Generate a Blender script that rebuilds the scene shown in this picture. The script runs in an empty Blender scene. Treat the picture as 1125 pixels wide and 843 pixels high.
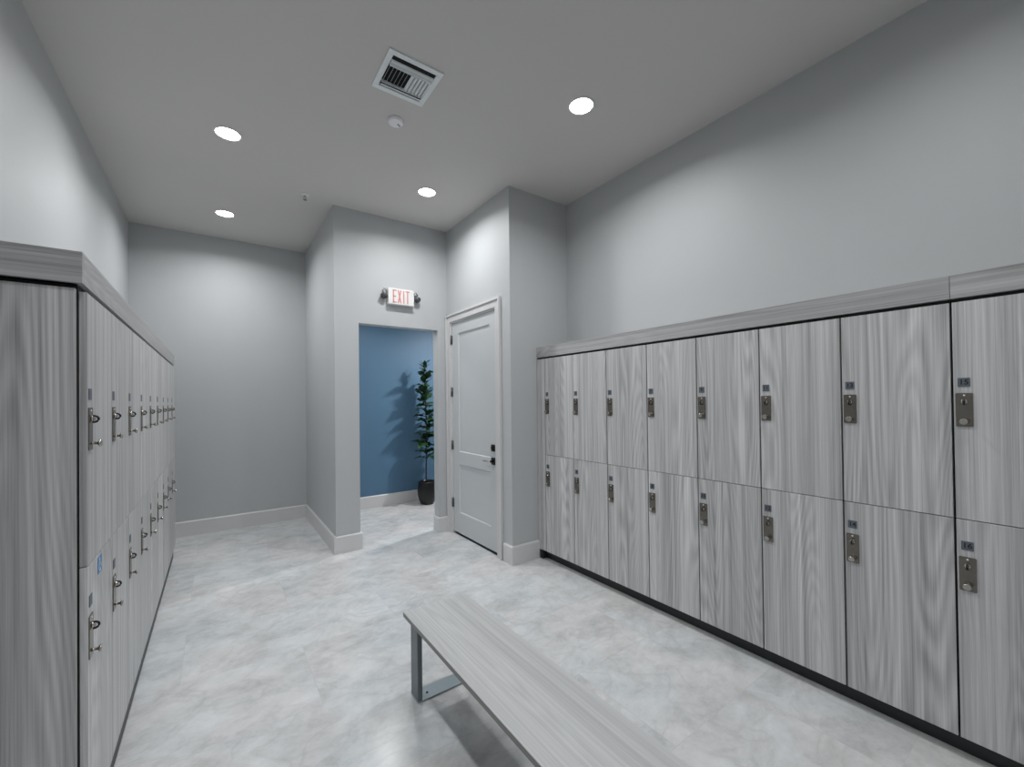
import bpy, bmesh, math, random
from mathutils import Vector, Matrix
PI = math.pi
scene = bpy.context.scene
COL = scene.collection
random.seed(4)

# ------------------------------------------------------------------ materials
def new_mat(name):
    m = bpy.data.materials.new(name); m.use_nodes = True
    nt = m.node_tree
    for n in list(nt.nodes): nt.nodes.remove(n)
    out = nt.nodes.new('ShaderNodeOutputMaterial')
    b = nt.nodes.new('ShaderNodeBsdfPrincipled')
    nt.links.new(b.outputs[0], out.inputs[0])
    return m, nt, b

def plain(name, col, rough=.5, metal=0.0, emit=None, estr=0.0, spec=.5, vary=.06, vscale=9.0, bump=0.0, bscale=200.0):
    m, nt, b = new_mat(name)
    b.inputs['Roughness'].default_value = rough
    b.inputs['Metallic'].default_value = metal
    b.inputs['Specular IOR Level'].default_value = spec
    tc = nt.nodes.new('ShaderNodeTexCoord')
    nz = nt.nodes.new('ShaderNodeTexNoise'); nz.inputs['Scale'].default_value = vscale; nz.inputs['Detail'].default_value = 4
    nt.links.new(tc.outputs['Object'], nz.inputs['Vector'])
    mx = nt.nodes.new('ShaderNodeMix'); mx.data_type = 'RGBA'
    c = list(col)
    mx.inputs['A'].default_value = [max(0, x*(1-vary)) for x in c]+[1]
    mx.inputs['B'].default_value = [min(1, x*(1+vary)) for x in c]+[1]
    nt.links.new(nz.outputs[0], mx.inputs['Factor'])
    nt.links.new(mx.outputs['Result'], b.inputs['Base Color'])
    if bump:
        n2 = nt.nodes.new('ShaderNodeTexNoise'); n2.inputs['Scale'].default_value = bscale; n2.inputs['Detail'].default_value = 2
        nt.links.new(tc.outputs['Object'], n2.inputs['Vector'])
        bp = nt.nodes.new('ShaderNodeBump'); bp.inputs['Strength'].default_value = bump; bp.inputs['Distance'].default_value = .002
        nt.links.new(n2.outputs[0], bp.inputs['Height']); nt.links.new(bp.outputs[0], b.inputs['Normal'])
    if emit:
        b.inputs['Emission Color'].default_value = list(emit)+[1]
        b.inputs['Emission Strength'].default_value = estr
    return m

def wood(name, along, dark, light, rough=.38, contrast=1.0):
    """Grey wood-grain laminate; the grain runs along the local axis 'along' (X, Y or Z)."""
    m, nt, b = new_mat(name)
    N = nt.nodes.new; L = nt.links.new
    tc = N('ShaderNodeTexCoord'); oi = N('ShaderNodeObjectInfo')
    sep = N('ShaderNodeSeparateXYZ'); L(tc.outputs['Object'], sep.inputs[0])
    order = {'Z': ('X', 'Y', 'Z'), 'Y': ('X', 'Z', 'Y'), 'X': ('Y', 'Z', 'X')}[along]
    cmb = N('ShaderNodeCombineXYZ')
    for i, a in enumerate(order): L(sep.outputs[a], cmb.inputs[i])
    off = N('ShaderNodeVectorMath'); off.operation = 'SCALE'
    k = N('ShaderNodeCombineXYZ')
    for i, v in enumerate((37.0, 53.0, 71.0)):
        mu = N('ShaderNodeMath'); mu.operation = 'MULTIPLY'; mu.inputs[1].default_value = v
        L(oi.outputs['Random'], mu.inputs[0]); L(mu.outputs[0], k.inputs[i])
    add = N('ShaderNodeVectorMath'); add.operation = 'ADD'
    L(cmb.outputs[0], add.inputs[0]); L(k.outputs[0], add.inputs[1])
    def noise(sx, sz, detail, rgh=.5, dist=0.0):
        mp = N('ShaderNodeVectorMath'); mp.operation = 'MULTIPLY'; mp.inputs[1].default_value = (sx, sx, sz)
        L(add.outputs[0], mp.inputs[0])
        n = N('ShaderNodeTexNoise'); n.inputs['Scale'].default_value = 1.0; n.inputs['Detail'].default_value = detail
        n.inputs['Roughness'].default_value = rgh; n.inputs['Distortion'].default_value = dist
        L(mp.outputs[0], n.inputs['Vector']); return n.outputs[0]
    def math_(op, a, b_=None, c=None):
        n = N('ShaderNodeMath'); n.operation = op
        for i, v in enumerate((a, b_, c)):
            if v is None: continue
            if isinstance(v, (int, float)): n.inputs[i].default_value = v
            else: L(v, n.inputs[i])
        return n.outputs[0]
    # cathedral contours: level lines of a smooth field stretched along the grain, only in some places
    field = noise(4.6, .40, 1.0, .4, .15)
    wob = noise(60, 1.2, 2)
    fsum = math_('ADD', field, math_('MULTIPLY', wob, .012))
    rings = math_('SINE', math_('MULTIPLY', fsum, 190.0))
    mask = math_('SMOOTH_MAX', math_('MULTIPLY_ADD', noise(5.5, .5, 1), 3.6, -1.25), 0.0, .2)
    rings = math_('MULTIPLY', rings, math_('MINIMUM', mask, 1.0))
    streak = noise(38, .22, 5, .68)
    broad = noise(11, .14, 3, .5)
    fine = noise(210, 1.6, 3, .7)
    v = math_('MULTIPLY', rings, .085*contrast)
    v = math_('MULTIPLY_ADD', math_('SUBTRACT', streak, .5), 0.86*contrast, v)
    v = math_('MULTIPLY_ADD', math_('SUBTRACT', broad, .5), 0.46*contrast, v)
    v = math_('MULTIPLY_ADD', math_('SUBTRACT', fine, .5), .62*contrast, v)
    v = math_('ADD', v, .5)
    rp = N('ShaderNodeValToRGB')
    e = rp.color_ramp.elements
    e[0].position = .12; e[0].color = (*dark, 1)
    e[1].position = .88; e[1].color = (*light, 1)
    L(v, rp.inputs[0]); L(rp.outputs[0], b.inputs['Base Color'])
    b.inputs['Roughness'].default_value = rough
    b.inputs['Specular IOR Level'].default_value = .4
    bp = N('ShaderNodeBump'); bp.inputs['Strength'].default_value = .15; bp.inputs['Distance'].default_value = .0006
    L(fine, bp.inputs['Height']); L(bp.outputs[0], b.inputs['Normal'])
    return m

def floor_mat():
    m, nt, b = new_mat('marble_look_tile')
    N = nt.nodes.new; L = nt.links.new
    tc = N('ShaderNodeTexCoord')
    mp = N('ShaderNodeMapping'); mp.inputs['Rotation'].default_value = (0, 0, math.radians(0)); mp.inputs['Location'].default_value = (.17, .11, 0)
    L(tc.outputs['Object'], mp.inputs[0])
    br = N('ShaderNodeTexBrick'); br.offset = 0.5; br.inputs['Scale'].default_value = 1.0
    br.inputs['Mortar Size'].default_value = .0014; br.inputs['Mortar Smooth'].default_value = .3; br.inputs['Bias'].default_value = 0
    br.inputs['Brick Width'].default_value = 1.2; br.inputs['Row Height'].default_value = .6
    br.inputs['Color1'].default_value = (0, 0, 0, 1); br.inputs['Color2'].default_value = (1, 1, 1, 1)
    br.inputs['Mortar'].default_value = (.5, .5, .5, 1)
    L(mp.outputs[0], br.inputs['Vector'])
    # each tile shifts the vein pattern
    sh = N('ShaderNodeVectorMath'); sh.operation = 'MULTIPLY_ADD'
    sh.inputs[1].default_value = (1.3, .9, 2.2)
    L(br.outputs['Color'], sh.inputs[0]); L(mp.outputs[0], sh.inputs[2])
    st = N('ShaderNodeMapping'); st.inputs['Rotation'].default_value = (0, 0, math.radians(-38)); st.inputs['Scale'].default_value = (1.0, 1.25, 1.0)
    L(sh.outputs[0], st.inputs[0])
    cloud = N('ShaderNodeTexNoise'); cloud.inputs['Scale'].default_value = 3.4; cloud.inputs['Detail'].default_value = 10; cloud.inputs['Roughness'].default_value = .74; cloud.inputs['Distortion'].default_value = .25
    L(st.outputs[0], cloud.inputs['Vector'])
    vein = N('ShaderNodeTexNoise'); vein.inputs['Scale'].default_value = 3.8; vein.inputs['Detail'].default_value = 8; vein.inputs['Distortion'].default_value = .7
    L(st.outputs[0], vein.inputs['Vector'])
    s1 = N('ShaderNodeMath'); s1.operation = 'SUBTRACT'; s1.inputs[1].default_value = .5; L(vein.outputs[0], s1.inputs[0])
    s2 = N('ShaderNodeMath'); s2.operation = 'ABSOLUTE'; L(s1.outputs[0], s2.inputs[0])
    s3 = N('ShaderNodeMapRange'); s3.inputs['From Min'].default_value = 0; s3.inputs['From Max'].default_value = .05; s3.inputs['To Min'].default_value = 1; s3.inputs['To Max'].default_value = 0
    L(s2.outputs[0], s3.inputs['Value'])
    rp = N('ShaderNodeValToRGB'); e = rp.color_ramp.elements
    e[0].position = .27; e[0].color = (.43, .44, .445, 1)
    e[1].position = .74; e[1].color = (.74, .755, .765, 1)
    x = e.new(.5); x.color = (.60, .61, .617, 1)
    L(cloud.outputs[0], rp.inputs[0])
    warm = N('ShaderNodeTexNoise'); warm.inputs['Scale'].default_value = 1.7; warm.inputs['Detail'].default_value = 3; L(sh.outputs[0], warm.inputs['Vector'])
    mxw = N('ShaderNodeMix'); mxw.data_type = 'RGBA'; mxw.blend_type = 'MULTIPLY'
    wr = N('ShaderNodeValToRGB'); wr.color_ramp.elements[0].position = .4; wr.color_ramp.elements[0].color = (1, .978, .972, 1); wr.color_ramp.elements[1].position = .6; wr.color_ramp.elements[1].color = (.96, .99, 1, 1)
    L(warm.outputs[0], wr.inputs[0]); mxw.inputs['Factor'].default_value = 1
    L(rp.outputs[0], mxw.inputs['A']); L(wr.outputs[0], mxw.inputs['B'])
    mv = N('ShaderNodeMix'); mv.data_type = 'RGBA'; mv.blend_type = 'MULTIPLY'; mv.inputs['B'].default_value = (.80, .80, .80, 1)
    mf = N('ShaderNodeMath'); mf.operation = 'MULTIPLY'; mf.inputs[1].default_value = .45; L(s3.outputs[0], mf.inputs[0])
    L(mf.outputs[0], mv.inputs['Factor']); L(mxw.outputs['Result'], mv.inputs['A'])
    mg = N('ShaderNodeMix'); mg.data_type = 'RGBA'; mg.inputs['B'].default_value = (.47, .475, .475, 1)
    gf = N('ShaderNodeMath'); gf.operation = 'MULTIPLY'; gf.inputs[1].default_value = .55; L(br.outputs['Fac'], gf.inputs[0])
    L(gf.outputs[0], mg.inputs['Factor']); L(mv.outputs['Result'], mg.inputs['A'])
    L(mg.outputs['Result'], b.inputs['Base Color'])
    b.inputs['Roughness'].default_value = .22; b.inputs['Specular IOR Level'].default_value = .42
    bp = N('ShaderNodeBump'); bp.inputs['Strength'].default_value = .12; bp.inputs['Distance'].default_value = .002
    L(cloud.outputs[0], bp.inputs['Height']); L(bp.outputs[0], b.inputs['Normal'])
    return m

M = {}
M['wall'] = plain('grey_wall_paint', (.478, .493, .502), .55, vary=.02, vscale=3, bump=.10, bscale=90)
M['ceil'] = plain('ceiling_paint', (.60, .583, .565), .8, vary=.015, vscale=2)
M['blue'] = plain('blue_wall_paint', (.080, .172, .278), .5, vary=.04, vscale=3, bump=.10, bscale=90)
M['trim'] = plain('satin_trim_paint', (.62, .62, .625), .35, vary=.02)
M['door'] = plain('satin_door_paint', (.56, .585, .60), .35, vary=.015)
M['floor'] = floor_mat()
WD, WL = (.20, .20, .203), (.78, .78, .785)
M['wood_v'] = wood('grey_laminate_upright_grain', 'Z', WD, WL)
M['wood_y'] = wood('grey_laminate_long_grain', 'Y', (.165, .165, .167), (.60, .60, .605), contrast=.9)
M['wood_x'] = wood('grey_laminate_cross_grain', 'X', (.165, .165, .167), (.60, .60, .605))
M['wood_bench'] = wood('pale_laminate_bench_grain', 'Y', (.28, .285, .29), (.64, .65, .657), rough=.42, contrast=.8)
M['wood_edge'] = wood('laminate_edge_band', 'Y', (.14, .135, .13), (.30, .295, .29))
M['carcass'] = plain('dark_locker_carcass', (.012, .013, .014), .7)
M['toe'] = plain('dark_toe_kick', (.02, .022, .025), .45)
M['bronze'] = plain('brushed_bronze_nickel', (.24, .218, .19), .27, 1.0, vary=.08, vscale=60)
M['nickel'] = plain('satin_nickel', (.62, .60, .56), .25, 1.0)
M['knob'] = plain('aged_nickel_knob', (.52, .505, .47), .22, 1.0)
M['chrome'] = plain('polished_chrome', (.85, .85, .85), .12, 1.0)
M['black'] = plain('black_plastic', (.008, .008, .009), .4)
M['plate'] = plain('slate_number_plate', (.11, .125, .15), .45)
M['digit'] = plain('black_digits', (.006, .007, .010), .5)
M['white_dot'] = plain('white_dot', (.85, .85, .85), .4)
M['hinge'] = plain('dark_nickel_hinge', (.16, .16, .16), .4, .9)
M['lever'] = plain('dark_bronze_hardware', (.05, .047, .042), .3, .9)
M['steel'] = plain('blue_grey_painted_steel', (.155, .185, .20), .38, .25)
M['plate_steel'] = plain('steel_reflection_tone', (.36, .44, .48), .4, .1)  # foot plate steel with its bright bluish reflection put into the colour
M['sign_white'] = plain('white_sign_plastic', (.70, .70, .69), .4, emit=(1, .97, .95), estr=.04)
M['sign_red'] = plain('faded_red_letters', (.62, .24, .235), .45, emit=(1, .3, .25), estr=.03)
M['lamp_grey'] = plain('grey_lamp_plastic', (.085, .085, .095), .4)
M['lamp_light'] = plain('pale_lamp_plastic', (.30, .31, .32), .4)
M['lens'] = plain('lit_lamp_lens', (.9, .9, .9), .4, emit=(1, .985, .96), estr=30.0)
M['ring'] = plain('white_trim_ring', (.78, .78, .78), .4)
M['white'] = plain('white_plastic', (.88, .86, .90), .4)
M['vent'] = plain('white_register_enamel', (.80, .84, .85), .4)
M['dark'] = plain('duct_shade_black', (.006, .006, .006), .9)  # near-black painted in for the shade inside the duct
M['pot'] = plain('black_glazed_pot', (.006, .006, .007), .35)
M['soil'] = plain('dark_soil', (.03, .022, .016), .9, vary=.4, vscale=60)
M['bark'] = plain('grey_brown_bark', (.05, .04, .03), .8, vary=.3, vscale=40)
M['leaf'] = plain('fig_leaf_green', (.017, .056, .016), .35, vary=.45, vscale=7)
M['ada_blue'] = plain('sign_blue', (.06, .22, .48), .4)
M['ada_white'] = plain('pictogram_white', (.85, .87, .9), .4)

# ------------------------------------------------------------------ mesh helpers
class MB:
    def __init__(s): s.bm = bmesh.new(); s.mats = []
    def mi(s, m):
        if m not in s.mats: s.mats.append(m)
        return s.mats.index(m)
    def box(s, x0, x1, y0, y1, z0, z1, m, bev=0.0, seg=2):
        t = bmesh.new()
        bmesh.ops.create_cube(t, size=1)
        for v in t.verts:
            v.co = ((x0+x1)/2+v.co.x*(x1-x0), (y0+y1)/2+v.co.y*(y1-y0), (z0+z1)/2+v.co.z*(z1-z0))
        if bev: bmesh.ops.bevel(t, geom=list(t.edges), offset=bev, segments=seg, profile=.5, affect='EDGES')
        return s.merge(t, m)
    def merge(s, t, m, mat=None, smooth=False):
        i = s.mi(m); mp = {}
        for v in t.verts: mp[v] = s.bm.verts.new(mat @ v.co if mat else v.co)
        for f in t.faces:
            try:
                nf = s.bm.faces.new([mp[v] for v in f.verts]); nf.material_index = i; nf.smooth = smooth or f.smooth
            except ValueError: pass
        t.free(); return s
    def lathe(s, prof, mat, m, n=32, cap=True):
        """prof: [(radius, height)], axis = local Z of mat."""
        t = bmesh.new(); rings = []
        for r, h in prof:
            rings.append([t.verts.new((r*math.cos(2*PI*k/n), r*math.sin(2*PI*k/n), h)) for k in range(n)])
        for a, b in zip(rings, rings[1:]):
            for k in range(n):
                f = t.faces.new((a[k], a[(k+1) % n], b[(k+1) % n], b[k])); f.smooth = True
        if cap:
            for rr, fl in ((rings[0], True), (rings[-1], False)):
                t.faces.new(list(reversed(rr)) if fl else rr)
        return s.merge(t, m, mat)
    def tube(s, pts, r, m, n=12, closed=False):
        t = bmesh.new(); pts = [Vector(p) for p in pts]; rings = []
        cnt = len(pts)
        for i, p in enumerate(pts):
            if closed: d = (pts[(i+1) % cnt]-pts[i-1])
            else: d = pts[min(i+1, cnt-1)]-pts[max(i-1, 0)]
            d.normalize()
            up = Vector((0, 0, 1)) if abs(d.z) < .9 else Vector((1, 0, 0))
            if closed: up = Vector((0, 1, 0)) if abs(d.y) < .9 else Vector((1, 0, 0))
            a = d.cross(up).normalized(); b = d.cross(a).normalized()
            rr = r[i] if isinstance(r, (list, tuple)) else r
            rings.append([t.verts.new(p+a*rr*math.cos(2*PI*k/n)+b*rr*math.sin(2*PI*k/n)) for k in range(n)])
        pairs = list(zip(rings, rings[1:]))
        if closed: pairs.append((rings[-1], rings[0]))
        for a, b in pairs:
            for k in range(n):
                f = t.faces.new((a[k], a[(k+1) % n], b[(k+1) % n], b[k])); f.smooth = True
        if not closed:
            t.faces.new(list(reversed(rings[0]))); t.faces.new(rings[-1])
        bmesh.ops.recalc_face_normals(t, faces=t.faces)
        return s.merge(t, m)
    def prism(s, poly, h0, h1, mat, m, bev=0):
        """poly in local XY, extruded along local Z from h0 to h1."""
        t = bmesh.new()
        a = [t.verts.new((x, y, h0)) for x, y in poly]; b = [t.verts.new((x, y, h1)) for x, y in poly]
        t.faces.new(list(reversed(a))); t.faces.new(b)
        for k in range(len(poly)):
            j = (k+1) % len(poly); t.faces.new((a[k], a[j], b[j], b[k]))
        bmesh.ops.recalc_face_normals(t, faces=t.faces)
        return s.merge(t, m, mat)
    def build(s, name, parent=None, loc=None):
        me = bpy.data.meshes.new(name)
        s.bm.to_mesh(me); s.bm.free()
        for m in s.mats: me.materials.append(m)
        o = bpy.data.objects.new(name, me); COL.objects.link(o)
        if parent: o.parent = parent
        if loc: o.location = loc
        return o

def axis(p, z, x=(0, 0, 1)):
    """Matrix with origin p and local Z along z."""
    z = Vector(z).normalized(); x = Vector(x)
    if abs(x.dot(z)) > .95: x = Vector((0, 1, 0))
    x = (x-z*x.dot(z)).normalized(); y = z.cross(x)
    return Matrix(((x.x, y.x, z.x, p[0]), (x.y, y.y, z.y, p[1]), (x.z, y.z, z.z, p[2]), (0, 0, 0, 1)))

def tag(o, label, cat, group=None, kind=None):
    o['label'] = label; o['category'] = cat
    if group: o['group'] = group
    if kind: o['kind'] = kind
    return o
def empty(name, loc=(0, 0, 0), rz=0):
    o = bpy.data.objects.new(name, None); COL.objects.link(o)
    o.location = loc; o.rotation_euler = (0, 0, rz); o.empty_display_size = .1
    return o
def copy_tree(o, parent=None):
    c = o.copy(); COL.objects.link(c)
    if parent: c.parent = parent
    for ch in list(o.children): copy_tree(ch, c)
    return c
def rounded_rect(w, h, r, n=5):
    pts = []
    for cx, cy, a0 in ((w/2-r, h/2-r, 0), (-w/2+r, h/2-r, 90), (-w/2+r, -h/2+r, 180), (w/2-r, -h/2+r, 270)):
        for k in range(n+1):
            a = math.radians(a0+90*k/n); pts.append((cx+r*math.cos(a), cy+r*math.sin(a)))
    return pts
def text_into(mb, txt, size, mat, m, depth=.0006, sx=1.0):
    cu = bpy.data.curves.new('t', 'FONT'); cu.body = txt; cu.size = size; cu.extrude = depth
    cu.align_x = 'CENTER'; cu.align_y = 'CENTER'; cu.resolution_u = 3; cu.offset = .00055 if size < .05 else 0
    to = bpy.data.objects.new('t', cu); COL.objects.link(to)
    dg = bpy.context.evaluated_depsgraph_get()
    me = bpy.data.meshes.new_from_object(to.evaluated_get(dg))
    t = bmesh.new(); t.from_mesh(me)
    for v in t.verts: v.co.x *= sx
    mb.merge(t, m, mat)
    bpy.data.objects.remove(to); bpy.data.curves.remove(cu); bpy.data.meshes.remove(me)

# ------------------------------------------------------------------ measured plan (metres)
XL, XR = -.778, 2.941            # side walls
YB, YF = 6.105, -2.6             # alcove back wall, wall behind the viewer
XP, YE, XD, YR = .97, 4.45, 2.223, 3.152   # pier, exit wall, door wall, return wall
ZC = 3.518; T = .12
OX0, OX1, OZ = 1.209, 2.100, 2.345         # doorway
YBL = 6.06; XH = 4.9                       # blue wall, hall end
def structure(name, mb, label, cat):
    return tag(mb.build(name), label, cat, kind='structure')

b = MB(); b.box(XL-T, XH+T, YF-T, YB+T, -.1, 0, M['floor']); structure('floor', b, 'pale grey marble-look tile floor of the locker room', 'floor')
b = MB(); b.box(XL-T, XR+T, YF-T, YE+T, ZC, ZC+.1, M['ceil']); b.box(XL-T, XP+T, YE+T, YB+T, ZC, ZC+.1, M['ceil'])
structure('ceiling', b, 'flat grey painted ceiling with recessed lights', 'ceiling')
b = MB(); b.box(XP+T, XH, YE+T, YB+T, 2.80, 2.9, M['ceil']); structure('ceiling_hall', b, 'lower ceiling of the hall beyond the doorway', 'ceiling')
b = MB(); b.box(XL-T, XL, YF, YB, 0, ZC, M['wall']); structure('wall_left', b, 'grey wall behind and above the left locker row', 'wall')
b = MB(); b.box(XL-T, XP+T, YB, YB+T, 0, ZC, M['wall']); structure('wall_back', b, 'grey back wall of the alcove at the end of the left lockers', 'wall')
b = MB(); b.box(XR, XR+T, YF, YE+T, 0, ZC, M['wall']); structure('wall_right', b, 'long grey wall above the right locker row', 'wall')
b = MB(); b.box(XL-T, XR+T, YF-T, YF, 0, ZC, M['wall']); structure('wall_front', b, 'grey wall closing the room behind the viewer', 'wall')
b = MB(); b.box(XP, XP+T, YE+T, YB, 0, ZC, M['wall']); structure('wall_pier', b, 'grey side wall of the alcove running back from the doorway corner', 'wall')
b = MB()
b.box(XP, OX0, YE, YE+T, 0, ZC, M['wall']); b.box(OX1, XD+T, YE, YE+T, 0, ZC, M['wall']); b.box(OX0, OX1, YE, YE+T, OZ, ZC, M['wall'])
structure('wall_exit', b, 'grey wall with the open doorway under the exit sign', 'wall')
DY0, DY1, DZ = 3.392, 4.352, 2.430
b = MB()
b.box(XD, XD+T, YR, DY0, 0, ZC, M['wall']); b.box(XD, XD+T, DY1, YE, 0, ZC, M['wall']); b.box(XD, XD+T, DY0, DY1, DZ, ZC, M['wall'])
structure('wall_door', b, 'grey wall holding the closed panelled door', 'wall')
b = MB(); b.box(XD+T, XR, YR, YR+T, 0, ZC, M['wall']); structure('wall_return', b, 'grey return wall between the closed door and the right lockers', 'wall')
b = MB(); b.box(XP+T, XH+T, YBL, YBL+T, 0, 2.8, M['blue']); structure('wall_blue', b, 'steel blue wall seen through the open doorway', 'wall')
b = MB(); b.box(XH, XH+T, YE, YBL, 0, 2.8, M['wall']); b.box(XR+T, XH, YE, YE+T, 0, 2.8, M['wall']); structure('wall_hall', b, 'grey walls closing the hall beyond the doorway', 'wall')

# baseboards: flat board with an eased top edge
BH, BT = .172, .018
def board(b, x0, x1, y0, y1, side):
    """side = direction the face looks: +x -x +y -y."""
    z = BH
    prof = [(0, 0), (BT, 0), (BT, z-.012), (BT-.009, z), (0, z)]
    t = bmesh.new()
    def P(d, h, e):
        if side == '-y': return ((x0, x1)[e], y1-d, h)
        if side == '+y': return ((x0, x1)[e], y0+d, h)
        if side == '+x': return (x0+d, (y0, y1)[e], h)
        return (x1-d, (y0, y1)[e], h)
    A = [t.verts.new(P(d, h, 0)) for d, h in prof]; B = [t.verts.new(P(d, h, 1)) for d, h in prof]
    t.faces.new(A); t.faces.new(B)
    for k in range(5): t.faces.new((A[k], A[(k+1) % 5], B[(k+1) % 5], B[k]))
    bmesh.ops.recalc_face_normals(t, faces=t.faces)
    b.merge(t, M['trim'])
b = MB(); board(b, XL+BT, XP-BT, YB-BT, YB, '-y'); structure('baseboard_back', b, 'grey baseboard along the alcove back wall', 'baseboard')
b = MB(); board(b, XL, XL+BT, 5.40, YB, '+x'); board(b, XL, XL+BT, YF, 1.80, '+x'); structure('baseboard_left', b, 'grey baseboard along the left wall beside the lockers', 'baseboard')
b = MB(); board(b, XP-BT, XP, YE-BT, YB, '-x'); board(b, XP, OX0+BT, YE-BT, YE, '-y'); board(b, OX0, OX0+BT, YE, YE+T, '+x')
structure('baseboard_pier', b, 'grey baseboard wrapping the corner left of the doorway', 'baseboard')
b = MB(); board(b, OX1-BT, XD, YE-BT, YE, '-y'); board(b, OX1-BT, OX1, YE, YE+T, '-x')
structure('baseboard_exit', b, 'short grey baseboard between the doorway and the closed door', 'baseboard')
b = MB(); board(b, XD-BT, XD, YR-BT, 3.283, '-x'); board(b, XD, 2.526, YR-BT, YR, '-y')
structure('baseboard_return', b, 'grey baseboard wrapping the corner beside the right lockers', 'baseboard')
b = MB(); board(b, XP+T, XH, YBL-BT, YBL, '-y'); structure('baseboard_blue', b, 'grey baseboard along the blue wall', 'baseboard')

# ------------------------------------------------------------------ closed door
d1 = empty('door_1', (XD, (DY0+DY1)/2, 0)); tag(d1, 'closed pale grey two-panel door with four hinges and a lever handle', 'door', kind='structure')
def part(name, b, parent):
    o = b.build(name, parent); o.location = -Vector(parent.location) if parent.rotation_euler.z == 0 else (0, 0, 0)
    return o
cw = .088
b = MB(); bx = XD-.016
for (y0, y1, z0, z1) in ((DY0-cw, DY0, .002, DZ+cw), (DY1, DY1+cw, .002, DZ+cw), (DY0, DY1, DZ, DZ+cw)):
    b.box(bx, XD-.0005, y0, y1, z0, z1, M['trim'])
bk = XD-.028
b.box(bk, bx, DY0-cw, DY0-cw+.022, .002, DZ+cw, M['trim'], .002); b.box(bk, bx, DY1+cw-.022, DY1+cw, .002, DZ+cw, M['trim'], .002)
b.box(bk, bx, DY0-cw+.022, DY1+cw-.022, DZ+cw-.022, DZ+cw, M['trim'], .002)
part('casing', b, d1)
b = MB()
for (y0, y1, z0, z1) in ((DY0, DY0+.018, 0.002, DZ), (DY1-.018, DY1, 0.002, DZ), (DY0+.018, DY1-.018, DZ-.018, DZ)):
    b.box(XD+.0005, XD+T-.001, y0, y1, z0, z1, M['trim'])
part('jamb', b, d1)
# leaf: stiles, rails and two recessed panels with sticking
y0, y1, z0, z1 = DY0+.021, DY1-.021, .028, DZ-.021
fx, bxk = XD+.010, XD+.045
b = MB(); p1 = (.945, 2.288); p2 = (.257, .808); py0, py1 = 3.535, 4.195
b.box(fx, bxk, y0, py0, z0, z1, M['door']); b.box(fx, bxk, py1, y1, z0, z1, M['door'])
for a, c in ((z0, p2[0]), (p2[1], p1[0]), (p1[1], z1)): b.box(fx, bxk, py0, py1, a, c, M['door'])
for a, c in (p1, p2):
    b.box(fx+.013, bxk-.002, py0, py1, a, c, M['door'])
    s = .010
    t = bmesh.new()
    o4 = [t.verts.new((fx, *q)) for q in ((py0, a), (py1, a), (py1, c), (py0, c))]
    i4 = [t.verts.new((fx+.0125, *q)) for q in ((py0+s, a+s), (py1-s, a+s), (py1-s, c-s), (py0+s, c-s))]
    for k in range(4): t.faces.new((o4[k], o4[(k+1) % 4], i4[(k+1) % 4], i4[k]))
    b.merge(t, M['door'])
leaf = part('door_leaf', b, d1)
b = MB(); b.box(XD+.013, XD+.11, y0, y1, .0005, .006, M['black']); part('threshold', b, d1)['label'] = 'black threshold strip'  # black strip added to darken the shaded gap below the leaf
for z in (2.225, 1.623, 1.011, .350):
    b = MB(); b.lathe([(.0075, -.05), (.0075, .05)], axis((XD-.004, y1+.010, z), (0, 0, 1)), M['hinge'], 14)
    b.lathe([(.005, .05), (.006, .054), (.003, .058)], axis((XD-.004, y1+.010, z), (0, 0, 1)), M['hinge'], 14)
    b.box(XD-.002, XD+.011, y1-.004, y1+.006, z-.05, z+.05, M['hinge'])
    part('hinge', b, d1)
b = MB(); hy = 3.478
b.box(fx-.010, fx-.0003, hy-.031, hy+.031, .919-.035, .919+.035, M['lever'], .002)
b.lathe([(.012, 0), (.011, .045)], axis((fx-.008, hy, .919), (-1, 0, 0)), M['lever'], 18)
b.tube([(fx-.048, hy-.010, .919), (fx-.052, hy+.01, .919), (fx-.052, hy+.06, .917), (fx-.049, hy+.118, .915)], [.011, .011, .009, .007], M['nickel'])
o = part('lever_handle', b, d1); o['label'] = 'dark lever handle on a square rosette'
b = MB()
b.box(fx-.010, fx-.0003, hy-.031, hy+.031, 1.050-.033, 1.050+.033, M['lever'], .002)
b.lathe([(.021, 0), (.021, .012), (.018, .016)], axis((fx-.009, hy, 1.050), (-1, 0, 0)), M['lever'], 22)
b.box(fx-.034, fx-.022, hy-.004, hy+.004, 1.050-.016, 1.050+.016, M['nickel'], .001)
o = part('deadbolt', b, d1); o['label'] = 'dark square deadbolt turn'

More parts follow.
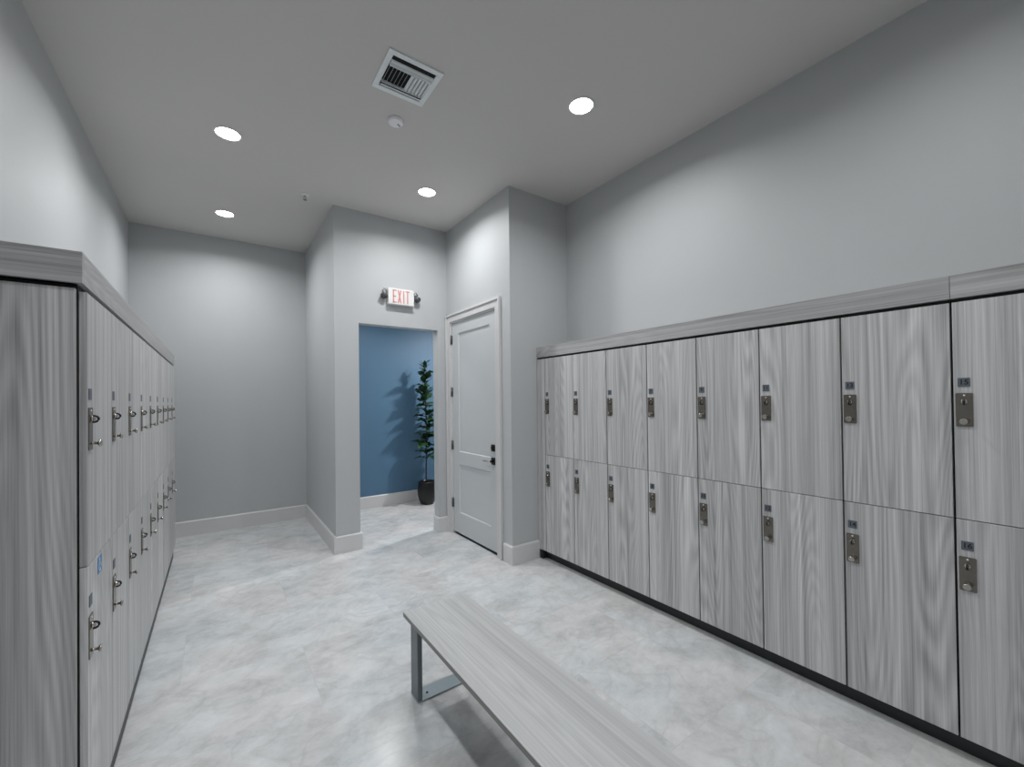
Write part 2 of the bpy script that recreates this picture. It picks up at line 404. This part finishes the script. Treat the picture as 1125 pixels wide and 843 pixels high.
# ------------------------------------------------------------------ lockers
PITCH = .3820
def plate_mesh(num, digits=True):
    b = MB()
    b.prism(rounded_rect(.036, .037, .002), 0, .0016, axis((0, 0, 0), (1, 0, 0), (0, 1, 0)), M['plate'])
    if digits: text_into(b, str(num), .029, axis((.0017, 0, 0), (1, 0, 0), (0, 1, 0)), M['digit'], .0004, 1.0)
    return b
def add_lock(door, yk, zl, zn, num):
    """zl = plate centre height, zn = number plate centre height, in the tower's frame."""
    o = plate_mesh(num, num is not None).build('number_plate', door); o.location = (.0003, yk, zn)
    o['label'] = 'slate number plate reading %d' % num if num is not None else 'small slate number plate'
    b = MB()
    b.prism(rounded_rect(.139, .050, .004), 0, .0030, axis((.0003, yk, zl), (1, 0, 0), (0, 0, 1)), M['bronze'])
    b.lathe([(.0035, 0), (.003, .0012)], axis((.0033, yk, zl+.060), (1, 0, 0)), M['white_dot'], 14)
    o = b.build('lock_plate', door); o['label'] = 'brushed bronze lock plate'
    b = MB()
    zk = zl+.034
    b.lathe([(.010, 0), (.010, .004), (.008, .006)], axis((.0035, yk, zk), (1, 0, 0)), M['nickel'], 20)
    b.box(.0095, .0145, yk-.0016, yk+.0016, zk-.008, zk+.004, M['nickel'])
    ring = []
    for k in range(14):
        a = -PI/2+PI*k/13
        ring.append((.010+.011*math.cos(a), yk, zk-.002+.0105*math.sin(a)))
    ring = [(.006, yk, zk-.0125)]+ring+[(.006, yk, zk+.0085)]
    b.tube(ring, .0034, M['black'], 10)
    o = b.build('lock_key', door); o['label'] = 'black looped key in its lock cylinder'
    b = MB(); zp = zl-.048
    b.lathe([(.006, 0), (.005, .004), (.0048, .015), (.0105, .018), (.0125, .0195), (.0125, .0235), (.011, .025)], axis((.0033, yk, zp), (1, 0, 0)), M['knob'], 22)
    o = b.build('pull_knob', door); o['label'] = 'round satin nickel pull knob'
def make_tower(prefix, zt, zs, zb, ztop, depth, nums, dz, pitch):
    root = empty(prefix)
    b = MB(); w = pitch
    b.box(-depth, -.021, .0015, w-.0015, zb, ztop, M['carcass'])
    o = b.build('cabinet_body', root)
    spans = ((zs+.0018, zt), (zb, zs-.0018))
    for i, (a, c) in enumerate(spans):
        b = MB(); b.box(-.0195, 0, .0038, w-.0038, 0, c-a, M['wood_v'], .0006, 1)
        d = b.build('door', root); d.location = (0, 0, a)
        zl = (1.4585, .779)[i]+dz; zn = (1.5725, .895)[i]+dz
        add_lock(d, .0345, zl-a, zn-a, nums[i] if nums else None)
    return root
ordr = ['nearest the camera', 'second', 'third', 'fourth', 'fifth', 'sixth', 'seventh', 'eighth', 'ninth', 'farthest']
RX, RG0 = 2.53, 3.034
for k in range(8):
    tw = make_tower('locker_tower', 1.909, 1.003, .092, 1.924, .400, (2*k+1, 2*k+2), 0, PITCH)
    tw.location = (RX, RG0-PITCH*k, 0); tw.rotation_euler = (0, 0, PI)
    extra = {0: ', beside the return wall', 7: ', closest to the bench'}.get(k, '')
    tag(tw, 'grey wood-grain two-door locker column with number plates %d above %d%s' % (2*k+1, 2*k+2, extra), 'locker', 'numbered lockers in the right row')
LX, LH0, LP = -.342, 1.895, .3835
ada = None
for k in range(9):
    tw = make_tower('locker_tower', 1.887, .998, .122, 1.906, .430, None, -.016, LP)
    tw.location = (LX, LH0+LP*k, 0)
    if k == 0:
        lab = 'grey locker column beside the end panel, blue wheelchair sticker on its lower door'
        d = [c for c in tw.children if c.name.startswith('door')][1]
        b = MB()
        b.prism(rounded_rect(.062, .058, .004), 0, .0008, axis((.0003, .168, .8335), (1, 0, 0), (0, 1, 0)), M['ada_blue'])
        A = axis((.0011, .168, .8335), (1, 0, 0), (0, 1, 0))
        b.lathe([(.0048, 0), (.0048, .0004)], A @ Matrix.Translation((-.004, .0195, 0)), M['ada_white'], 16)
        b.prism([(-.007, .014), (-.002, .014), (-.002, .002), (.011, .002), (.0165, -.014), (.0205, -.0125), (.014, .006), (-.002, .006), (-.007, .002)][:7]+[(-.002, .006), (-.007, .001)], 0, .0004, A, M['ada_white'])
        b.prism([(-.002, .011), (.008, .011), (.008, .0085), (-.002, .0085)], 0, .0004, A, M['ada_white'])
        arc = []
        for q in range(15):
            a = math.radians(120+215*q/14); arc.append((-.001+.0150*math.cos(a), -.008+.0150*math.sin(a)))
        for q in range(15):
            a = math.radians(335-215*q/14); arc.append((-.001+.0118*math.cos(a), -.008+.0118*math.sin(a)))
        b.prism(arc, 0, .0004, A, M['ada_white'])
        o = b.build('accessibility_sticker', d); o['label'] = 'blue sticker with a white wheelchair symbol'
    elif k == 8: lab = 'last grey locker column of the left row, closest to the alcove back wall'
    else: lab = 'grey wood-grain locker column, %s from the end panel in the left row' % ordr[k]
    tag(tw, lab, 'locker', 'lockers in the left row')

# right row: filler, toe kick, cornice pieces
b = MB(); b.box(RX, RX+.020, 3.038, 3.092, .092, 1.909, M['wood_v'], .001); b.box(RX-.004, RX+.020, 3.0945, 3.1495, .092, 1.909, M['wood_v'], .001)
b.box(RX+.0205, RX+.03, 3.038, 3.149, .092, 1.924, M['carcass'])
tag(b.build('filler_panel'), 'narrow grey wood-grain filler strip between locker column 1 and the return wall', 'panel')
b = MB(); b.box(2.590, 2.608, RG0-8*PITCH, 3.10, .001, .0905, M['toe']); b.box(2.540, 2.608, 3.101, 3.130, .001, .0905, M['toe'])
tag(b.build('toe_kick'), 'dark recessed toe kick under the right locker row', 'toe kick')
cz0, cz1 = 1.926, 2.026
for y0, y1, lab in ((2.956, 3.150, 'short dark-grained cornice end piece on top of the right lockers at the return wall'),
                    (.362, 2.9545, 'long grey wood-grain cornice board along the top of the right locker row'),
                    (RG0-8*PITCH, .3605, 'near cornice board on top of the locker column with plates 15 and 16')):
    b = MB(); b.box(RX, XR-.002, y0, y1, cz0, cz1, M['wood_y'], .0008, 1)
    tag(b.build('locker_cornice'), lab, 'cornice', 'cornice boards on the right lockers')
# left row
b = MB(); b.box(XL+.002, -.366, 1.877, 1.895, .001, 1.893, M['wood_v'], .0008, 1)
tag(b.build('end_panel'), 'tall grey wood-grain end panel facing the camera at the end of the left lockers', 'panel')
b = MB(); b.box(-.378, -.360, 1.90, LH0+9*LP, .001, .1205, M['toe'])
tag(b.build('toe_kick'), 'dark recessed toe kick under the left locker row', 'toe kick')
r = empty('locker_cornice', (LX, 1.855, 0)); tag(r, 'grey wood-grain cornice turning the corner on top of the left lockers', 'cornice')
lz0, lz1 = 1.907, 2.006; ye = LH0+9*LP
b = MB(); b.box(XL+.002, -.345, 1.855, 1.874, lz0, lz1, M['wood_x'], .0006, 1); part('end_fascia', b, r)
b = MB(); b.box(-.364, -.345, 1.8745, ye, lz0, lz1, M['wood_y'], .0006, 1); part('front_fascia', b, r)
b = MB(); b.box(XL+.002, -.3645, 1.8745, ye, lz1-.020, lz1-.001, M['wood_y']); part('top_panel', b, r)

# ------------------------------------------------------------------ bench
BX0, BX1, BY0, BY1, BZ = .783, 1.139, .30, 2.104, .430
r = empty('bench', ((BX0+BX1)/2, (BY0+BY1)/2, 0)); tag(r, 'pale grey wood-grain bench on blue-grey steel legs standing on the tile floor', 'bench')
b = MB(); b.box(BX0, BX1, BY0, BY1, BZ-.004, BZ, M['wood_bench'], .001, 1)
b.box(BX0+.0005, BX1-.0005, BY0+.0005, BY1-.0005, BZ-.024, BZ-.0042, M['wood_edge'])
part('seat', b, r)
for yl in (2.047, .36):
    for x0 in (.818, 1.108):
        b = MB(); b.box(x0, x0+.026, yl-.045, yl+.045, .0085, BZ-.0285, M['steel'], .004, 3); part('leg', b, r)
    b = MB(); b.box(.812, 1.137, yl-.045, yl+.045, BZ-.028, BZ-.0245, M['steel']); part('mounting_plate', b, r)
    b = MB(); b.prism(rounded_rect(.318, .092, .006), .002, .008, Matrix.Translation((.976, yl, 0)), M['plate_steel'])
    o = part('foot_plate', b, r)
    for bxp in (.884, 1.070):
        b = MB(); b.lathe([(.006, 0), (.006, .003), (.004, .0045)], axis((bxp, yl-.006, .008), (0, 0, 1)), M['black'], 16)
        b.build('bolt', o)
# ------------------------------------------------------------------ exit sign
SX0, SX1, SZ0, SZ1 = 1.505, 1.795, 2.575, 2.748
r = empty('exit_sign', ((SX0+SX1)/2, YE, (SZ0+SZ1)/2)); tag(r, 'white exit sign with red letters and two lamp heads above the doorway', 'exit sign')
b = MB(); b.box(SX0, SX1, YE-.058, YE-.0005, SZ0, SZ1, M['sign_white'], .004); part('housing', b, r)
b = MB(); F_ = axis(((SX0+SX1)/2, YE-.0585, (SZ0+SZ1)/2), (0, -1, 0), (1, 0, 0))
def bar(x0, x1, z0, z1): b.prism([(x0, z0), (x1, z0), (x1, z1), (x0, z1)], 0, .0012, F_, M['sign_red'])
hh = .070; sw = .0125
bar(-.096, -.096+sw, -hh, hh)
for z in (-hh, -sw/2, hh-sw): bar(-.096, -.054 if z != -sw/2 else -.060, z, z+sw)
for s in (1, -1):
    b.prism([(-.043, s*hh), (-.043+sw*1.1, s*hh), (.001, -s*hh), (.001-sw*1.1, -s*hh)][::s], 0, .0012 + .0002*s, F_, M['sign_red'])
bar(.019, .019+sw, -hh, hh)
bar(.047, .092, hh-sw, hh); bar(.0695-sw/2, .0695+sw/2, -hh, hh-sw)
part('lettering', b, r)['label'] = 'red letters reading EXIT'
for s, xs in ((-1, SX0), (1, SX1)):
    b = MB(); cx = xs+s*.040
    b.tube([(xs+s*.001, YE-.03, SZ1-.045), (xs+s*.020, YE-.03, SZ1-.018), (cx, YE-.03, SZ1-.016), (cx+s*.012, YE-.032, SZ1-.035), (cx, YE-.035, SZ1-.055)], .009, M['lamp_light'])
    b.lathe([(.012, -.030), (.026, -.018), (.034, .004), (.036, .022), (.031, .026)], axis((cx, YE-.040, SZ1-.085), (s*.25, -.75, -.55)), M['lamp_grey'], 26)
    h = part('lamp_head', b, r); h['label'] = 'grey swivelling emergency lamp head'
    b = MB(); b.lathe([(.029, .0262), (.020, .030), (.004, .032)], axis((cx, YE-.040, SZ1-.085), (s*.25, -.75, -.55)), M['lamp_grey'], 26)
    q = b.build('lens', h)

# ------------------------------------------------------------------ ceiling fittings
def down_light(x, y, label, power=1.0, vis=True):
    r = empty('recessed_light', (x, y, ZC)); tag(r, label, 'ceiling light', 'recessed ceiling lights')
    b = MB(); A = axis((x, y, ZC), (0, 0, -1))
    b.lathe([(.088, .0005), (.090, .003), (.086, .006), (.078, .007), (.0755, .0005)], A, M['ring'], 40, cap=False); part('trim_ring', b, r)
    b = MB(); b.lathe([(.0755, .002), (.074, .0035), (.05, .005), (.01, .0056)], A, M['lens'], 40); part('lens', b, r)
    ld = bpy.data.lights.new('down_light_lamp', 'AREA'); ld.shape = 'DISK'; ld.size = .14; ld.energy = 15*power
    ld.color = (.985, .995, 1); ld.spread = math.radians(156)
    lo = bpy.data.objects.new('lamp', ld); COL.objects.link(lo); lo.parent = r; lo.location = (0, 0, -.012)
down_light(.076, 3.70, 'glowing recessed ceiling light nearest the left wall and the left end of the vent')
down_light(.079, 5.285, 'glowing recessed ceiling light over the alcove by the back wall')
down_light(1.645, 3.685, 'glowing recessed ceiling light in front of the exit sign wall')
down_light(2.03, 2.01, 'glowing recessed ceiling light closest to the right wall above the lockers')
for x, y, t, pw in ((.076, 2.05, 'behind the vent on the left', .42), (1.85, .33, 'over the near right lockers', .55), (.076, .33, 'over the near left floor', .7), (1.0, -1.4, 'near the rear wall', .8)):
    down_light(x, y, 'recessed ceiling light out of the picture, '+t, pw)

r = empty('smoke_detector', (1.045, 2.865, ZC)); tag(r, 'round white smoke detector on the ceiling beside the vent', 'smoke detector')
A = axis((1.045, 2.865, ZC), (0, 0, -1), (1, 0, 0))
b = MB(); b.lathe([(.056, .0005), (.056, .010), (.052, .013)], A, M['ring'], 36); part('base', b, r)
b = MB(); b.lathe([(.051, .0132), (.051, .018), (.047, .0225), (.030, .0245), (.004, .025)], A, M['white'], 36); part('cover', b, r)
b = MB()
for q in ((.018, .004), (.031, -.006)): b.lathe([(.0065, 0), (.0055, .003)], A @ Matrix.Translation((q[0], q[1], .0235)), M['black'], 14)
part('sensor_window', b, r)['label'] = 'pair of small dark sensor windows'

r = empty('fire_sprinkler', (.700, 4.385, ZC)); tag(r, 'small pendent fire sprinkler on the ceiling near the alcove corner', 'sprinkler')
A = axis((.700, 4.385, ZC), (0, 0, -1), (1, 0, 0))
b = MB(); b.lathe([(.040, .0005), (.038, .005), (.020, .010), (.012, .011)], A, M['ring'], 28); part('escutcheon', b, r)
b = MB(); b.lathe([(.010, .0112), (.010, .022), (.006, .024)], A, M['nickel'], 18)
for s in (1, -1): b.tube([A @ Vector((s*.009, 0, .020)), A @ Vector((s*.012, 0, .034)), A @ Vector((s*.003, 0, .048))], .0022, M['nickel'], 8)
b.lathe([(.003, .047), (.017, .049), (.017, .051)], A, M['hinge'], 20); part('sprinkler_head', b, r)

# air register: frame, curved louvers in three banks
vx0, vx1, vy0, vy1 = .802, 1.139, 2.282, 2.622
r = empty('air_vent', ((vx0+vx1)/2, (vy0+vy1)/2, ZC)); tag(r, 'square white ceiling air vent with angled louvers', 'air vent')
b = MB(); fw = .034
for q in ((vx0, vx1, vy0, vy0+fw), (vx0, vx1, vy1-fw, vy1), (vx0, vx0+fw, vy0+fw, vy1-fw), (vx1-fw, vx1, vy0+fw, vy1-fw)):
    b.box(q[0], q[1], q[2], q[3], ZC-.010, ZC-.0005, M['vent'], .0025)
part('frame', b, r)
b = MB(); b.box(vx0+fw, vx1-fw, vy0+fw, vy1-fw, ZC-.0022, ZC-.0008, M['dark']); part('duct_shade_sheet', b, r)  # flat black sheet in place of the duct's shaded depth
def blade(b, p0, p1, lean, w=.026):
    """thin curved blade along p0-p1 hanging from the opening, leaning sideways by lean."""
    p0 = Vector(p0); p1 = Vector(p1); d = (p1-p0).normalized(); sd = Vector((-d.y, d.x, 0))
    t = bmesh.new(); prev = None
    offs = [sd*(lean*w*s*s)+Vector((0, 0, -w*.72*s)) for s in (0, .33, .66, 1)]
    th = .0007
    for e in (1, -1):
        rows = [[t.verts.new(p+o+sd*th*e) for p in (p0, p1)] for o in offs]
        for a, c in zip(rows, rows[1:]): t.faces.new((a[0], a[1], c[1], c[0])).smooth = True
    b.merge(t, M['vent'])
ix0, ix1, iy0, iy1 = vx0+fw+.002, vx1-fw-.002, vy0+fw+.002, vy1-fw-.002
mid0, mid1 = iy0+.072, iy1-.050
z = ZC-.003
for yb, ln, wd in ((iy1-.008, -1.1, .030), (iy0+.036, .55, .020), (iy0+.060, .55, .020)):
    b = MB(); blade(b, (ix0, yb, z), (ix1, yb, z), ln, wd); part('louver', b, r)
n = 12
for k in range(n):
    xx = ix0+.010+(ix1-ix0-.020)*k/(n-1)
    b = MB(); blade(b, (xx, mid0, z), (xx, mid1, z), (.30 if k < n/2 else -.70), .018 if k < n/2 else .0185); part('louver', b, r)
for yy in (mid0-.002, mid1+.002):
    b = MB(); b.box(ix0, ix1, yy-.0012, yy+.0012, ZC-.020, ZC-.0025, M['vent']); part('divider', b, r)

# ------------------------------------------------------------------ fiddle-leaf fig in the hall
px, py = 2.545, 5.80
r = empty('potted_fig', (px, py, 0)); tag(r, 'tall leafy fig plant in a black pot before the blue wall', 'potted plant')
A = Matrix.Translation((px, py, 0))
b = MB(); b.lathe([(.085, .002), (.104, .02), (.138, .13), (.142, .20), (.128, .31), (.124, .330), (.120, .335), (.112, .335), (.110, .30), (.105, .27)], A, M['pot'], 40); part('pot', b, r)
b = MB(); b.lathe([(.103, .285), (.06, .296), (.01, .300)], A, M['soil'], 28); part('soil', b, r)
rnd = random.Random(11)
tr = []
for k in range(15):
    f = k/14; tr.append((px-.008+.020*math.sin(f*5)*f, py+.012*math.sin(f*4+1), .29+f*1.72))
b = MB(); b.tube(tr, [.011-.006*k/14 for k in range(15)], M['bark'], 10); part('trunk', b, r)
b = MB()
def fig_leaf(b, base, az, pitch, ln, wd, rl=0.0):
    t = bmesh.new(); NS = 9; rows = []
    for i in range(NS+1):
        f = i/NS
        wfun = (math.sin(PI*min(1, f**.85))**.75)*(.55+.55*f) if 0 < f < 1 else .02
        w = wd*.5*wfun
        droop = -.30*ln*f*f
        rows.append([t.verts.new((f*ln, w*q, droop+abs(q)*w*.28+.010*math.sin(f*16+q*2)*abs(q))) for q in (-1, -.5, 0, .5, 1)])
    for a, c in zip(rows, rows[1:]):
        for k in range(4): t.faces.new((a[k], a[k+1], c[k+1], c[k])).smooth = True
    R_ = Matrix.Translation(base) @ Matrix.Rotation(az, 4, 'Z') @ Matrix.Rotation(-pitch, 4, 'Y') @ Matrix.Rotation(rl, 4, 'X')
    b.merge(t, M['leaf'], R_)
NL = 66
for k in range(NL):
    f = k/(NL-1)
    zz = .66+f*1.36
    ff = (zz-.29)/1.72; i = min(13, int(ff*14)); u = ff*14-i
    base = Vector(tr[i]).lerp(Vector(tr[i+1]), u)
    az = k*2.39996+rnd.uniform(-.3, .3)
    ln = (.235-.095*f**1.4)*rnd.uniform(.82, 1.12)
    if math.sin(az) > .2: ln = min(ln, .19)
    pt = math.radians(rnd.uniform(2, 44)+30*f**2)
    fig_leaf(b, base, az, pt, ln, ln*.66, rnd.uniform(-.7, .7))
for az in (.4, 2.3, 4.4): fig_leaf(b, Vector(tr[14]), az, math.radians(72), .13, .06)
part('foliage', b, r)

# hall lamps: one lights the blue wall, the weak second is added fill
for lx, ly, en, lab in ((3.22, 4.88, 42, 'recessed hall ceiling lamp to the right beyond the doorway'), (1.75, 5.15, 7, 'added fill lamp in the hall ceiling just inside the doorway')):
    r = empty('hall_light', (lx, ly, 2.8)); tag(r, lab, 'ceiling light')
    A = axis((lx, ly, 2.8), (0, 0, -1))
    b = MB(); b.lathe([(.088, -.002), (.090, .003), (.086, .006), (.078, .007), (.0755, .0005)], A, M['ring'], 32, cap=False); part('trim_ring', b, r)
    b = MB(); b.lathe([(.0755, .002), (.05, .005), (.01, .0056)], A, M['lens'], 32); part('lens', b, r)
    ld = bpy.data.lights.new('hall_lamp', 'AREA'); ld.shape = 'DISK'; ld.size = .13; ld.energy = en; ld.spread = math.radians(170); ld.color = (1, .98, .96)
    lo = bpy.data.objects.new('lamp', ld); COL.objects.link(lo); lo.parent = r; lo.location = (0, 0, -.012)

# ------------------------------------------------------------------ world, camera, view
w = bpy.data.worlds.new('world'); scene.world = w; w.use_nodes = True
w.node_tree.nodes['Background'].inputs[0].default_value = (.5, .52, .55, 1); w.node_tree.nodes['Background'].inputs[1].default_value = .02
yaw, pitch, roll = .6166, .0091, -.0118
F = Vector((math.sin(yaw)*math.cos(pitch), math.cos(yaw)*math.cos(pitch), math.sin(pitch)))
R0 = Vector((math.cos(yaw), -math.sin(yaw), 0)); U0 = R0.cross(F)
R = R0*math.cos(roll)+U0*math.sin(roll); U = -R0*math.sin(roll)+U0*math.cos(roll)
cd = bpy.data.cameras.new('camera'); cam = bpy.data.objects.new('camera', cd); COL.objects.link(cam)
cam.matrix_world = Matrix(((R.x, U.x, -F.x, 0), (R.y, U.y, -F.y, 0), (R.z, U.z, -F.z, 1.52), (0, 0, 0, 1)))
cd.sensor_width = 36; cd.sensor_fit = 'HORIZONTAL'; cd.lens = 457.75/1125*36; cd.shift_y = (435.76-421.5)/1125; cd.clip_start = .02
scene.camera = cam
vs = scene.view_settings; vs.view_transform = 'Standard'; vs.look = 'None'; vs.gamma = 1; vs.use_curve_mapping = False; vs.exposure = 0.0
scene.cycles.max_bounces = 12; scene.cycles.diffuse_bounces = 6; scene.cycles.use_denoising = True; scene.cycles.denoising_input_passes = 'RGB_ALBEDO_NORMAL'
scene.cycles.sample_clamp_indirect = 4; scene.cycles.caustics_reflective = False; scene.cycles.caustics_refractive = False
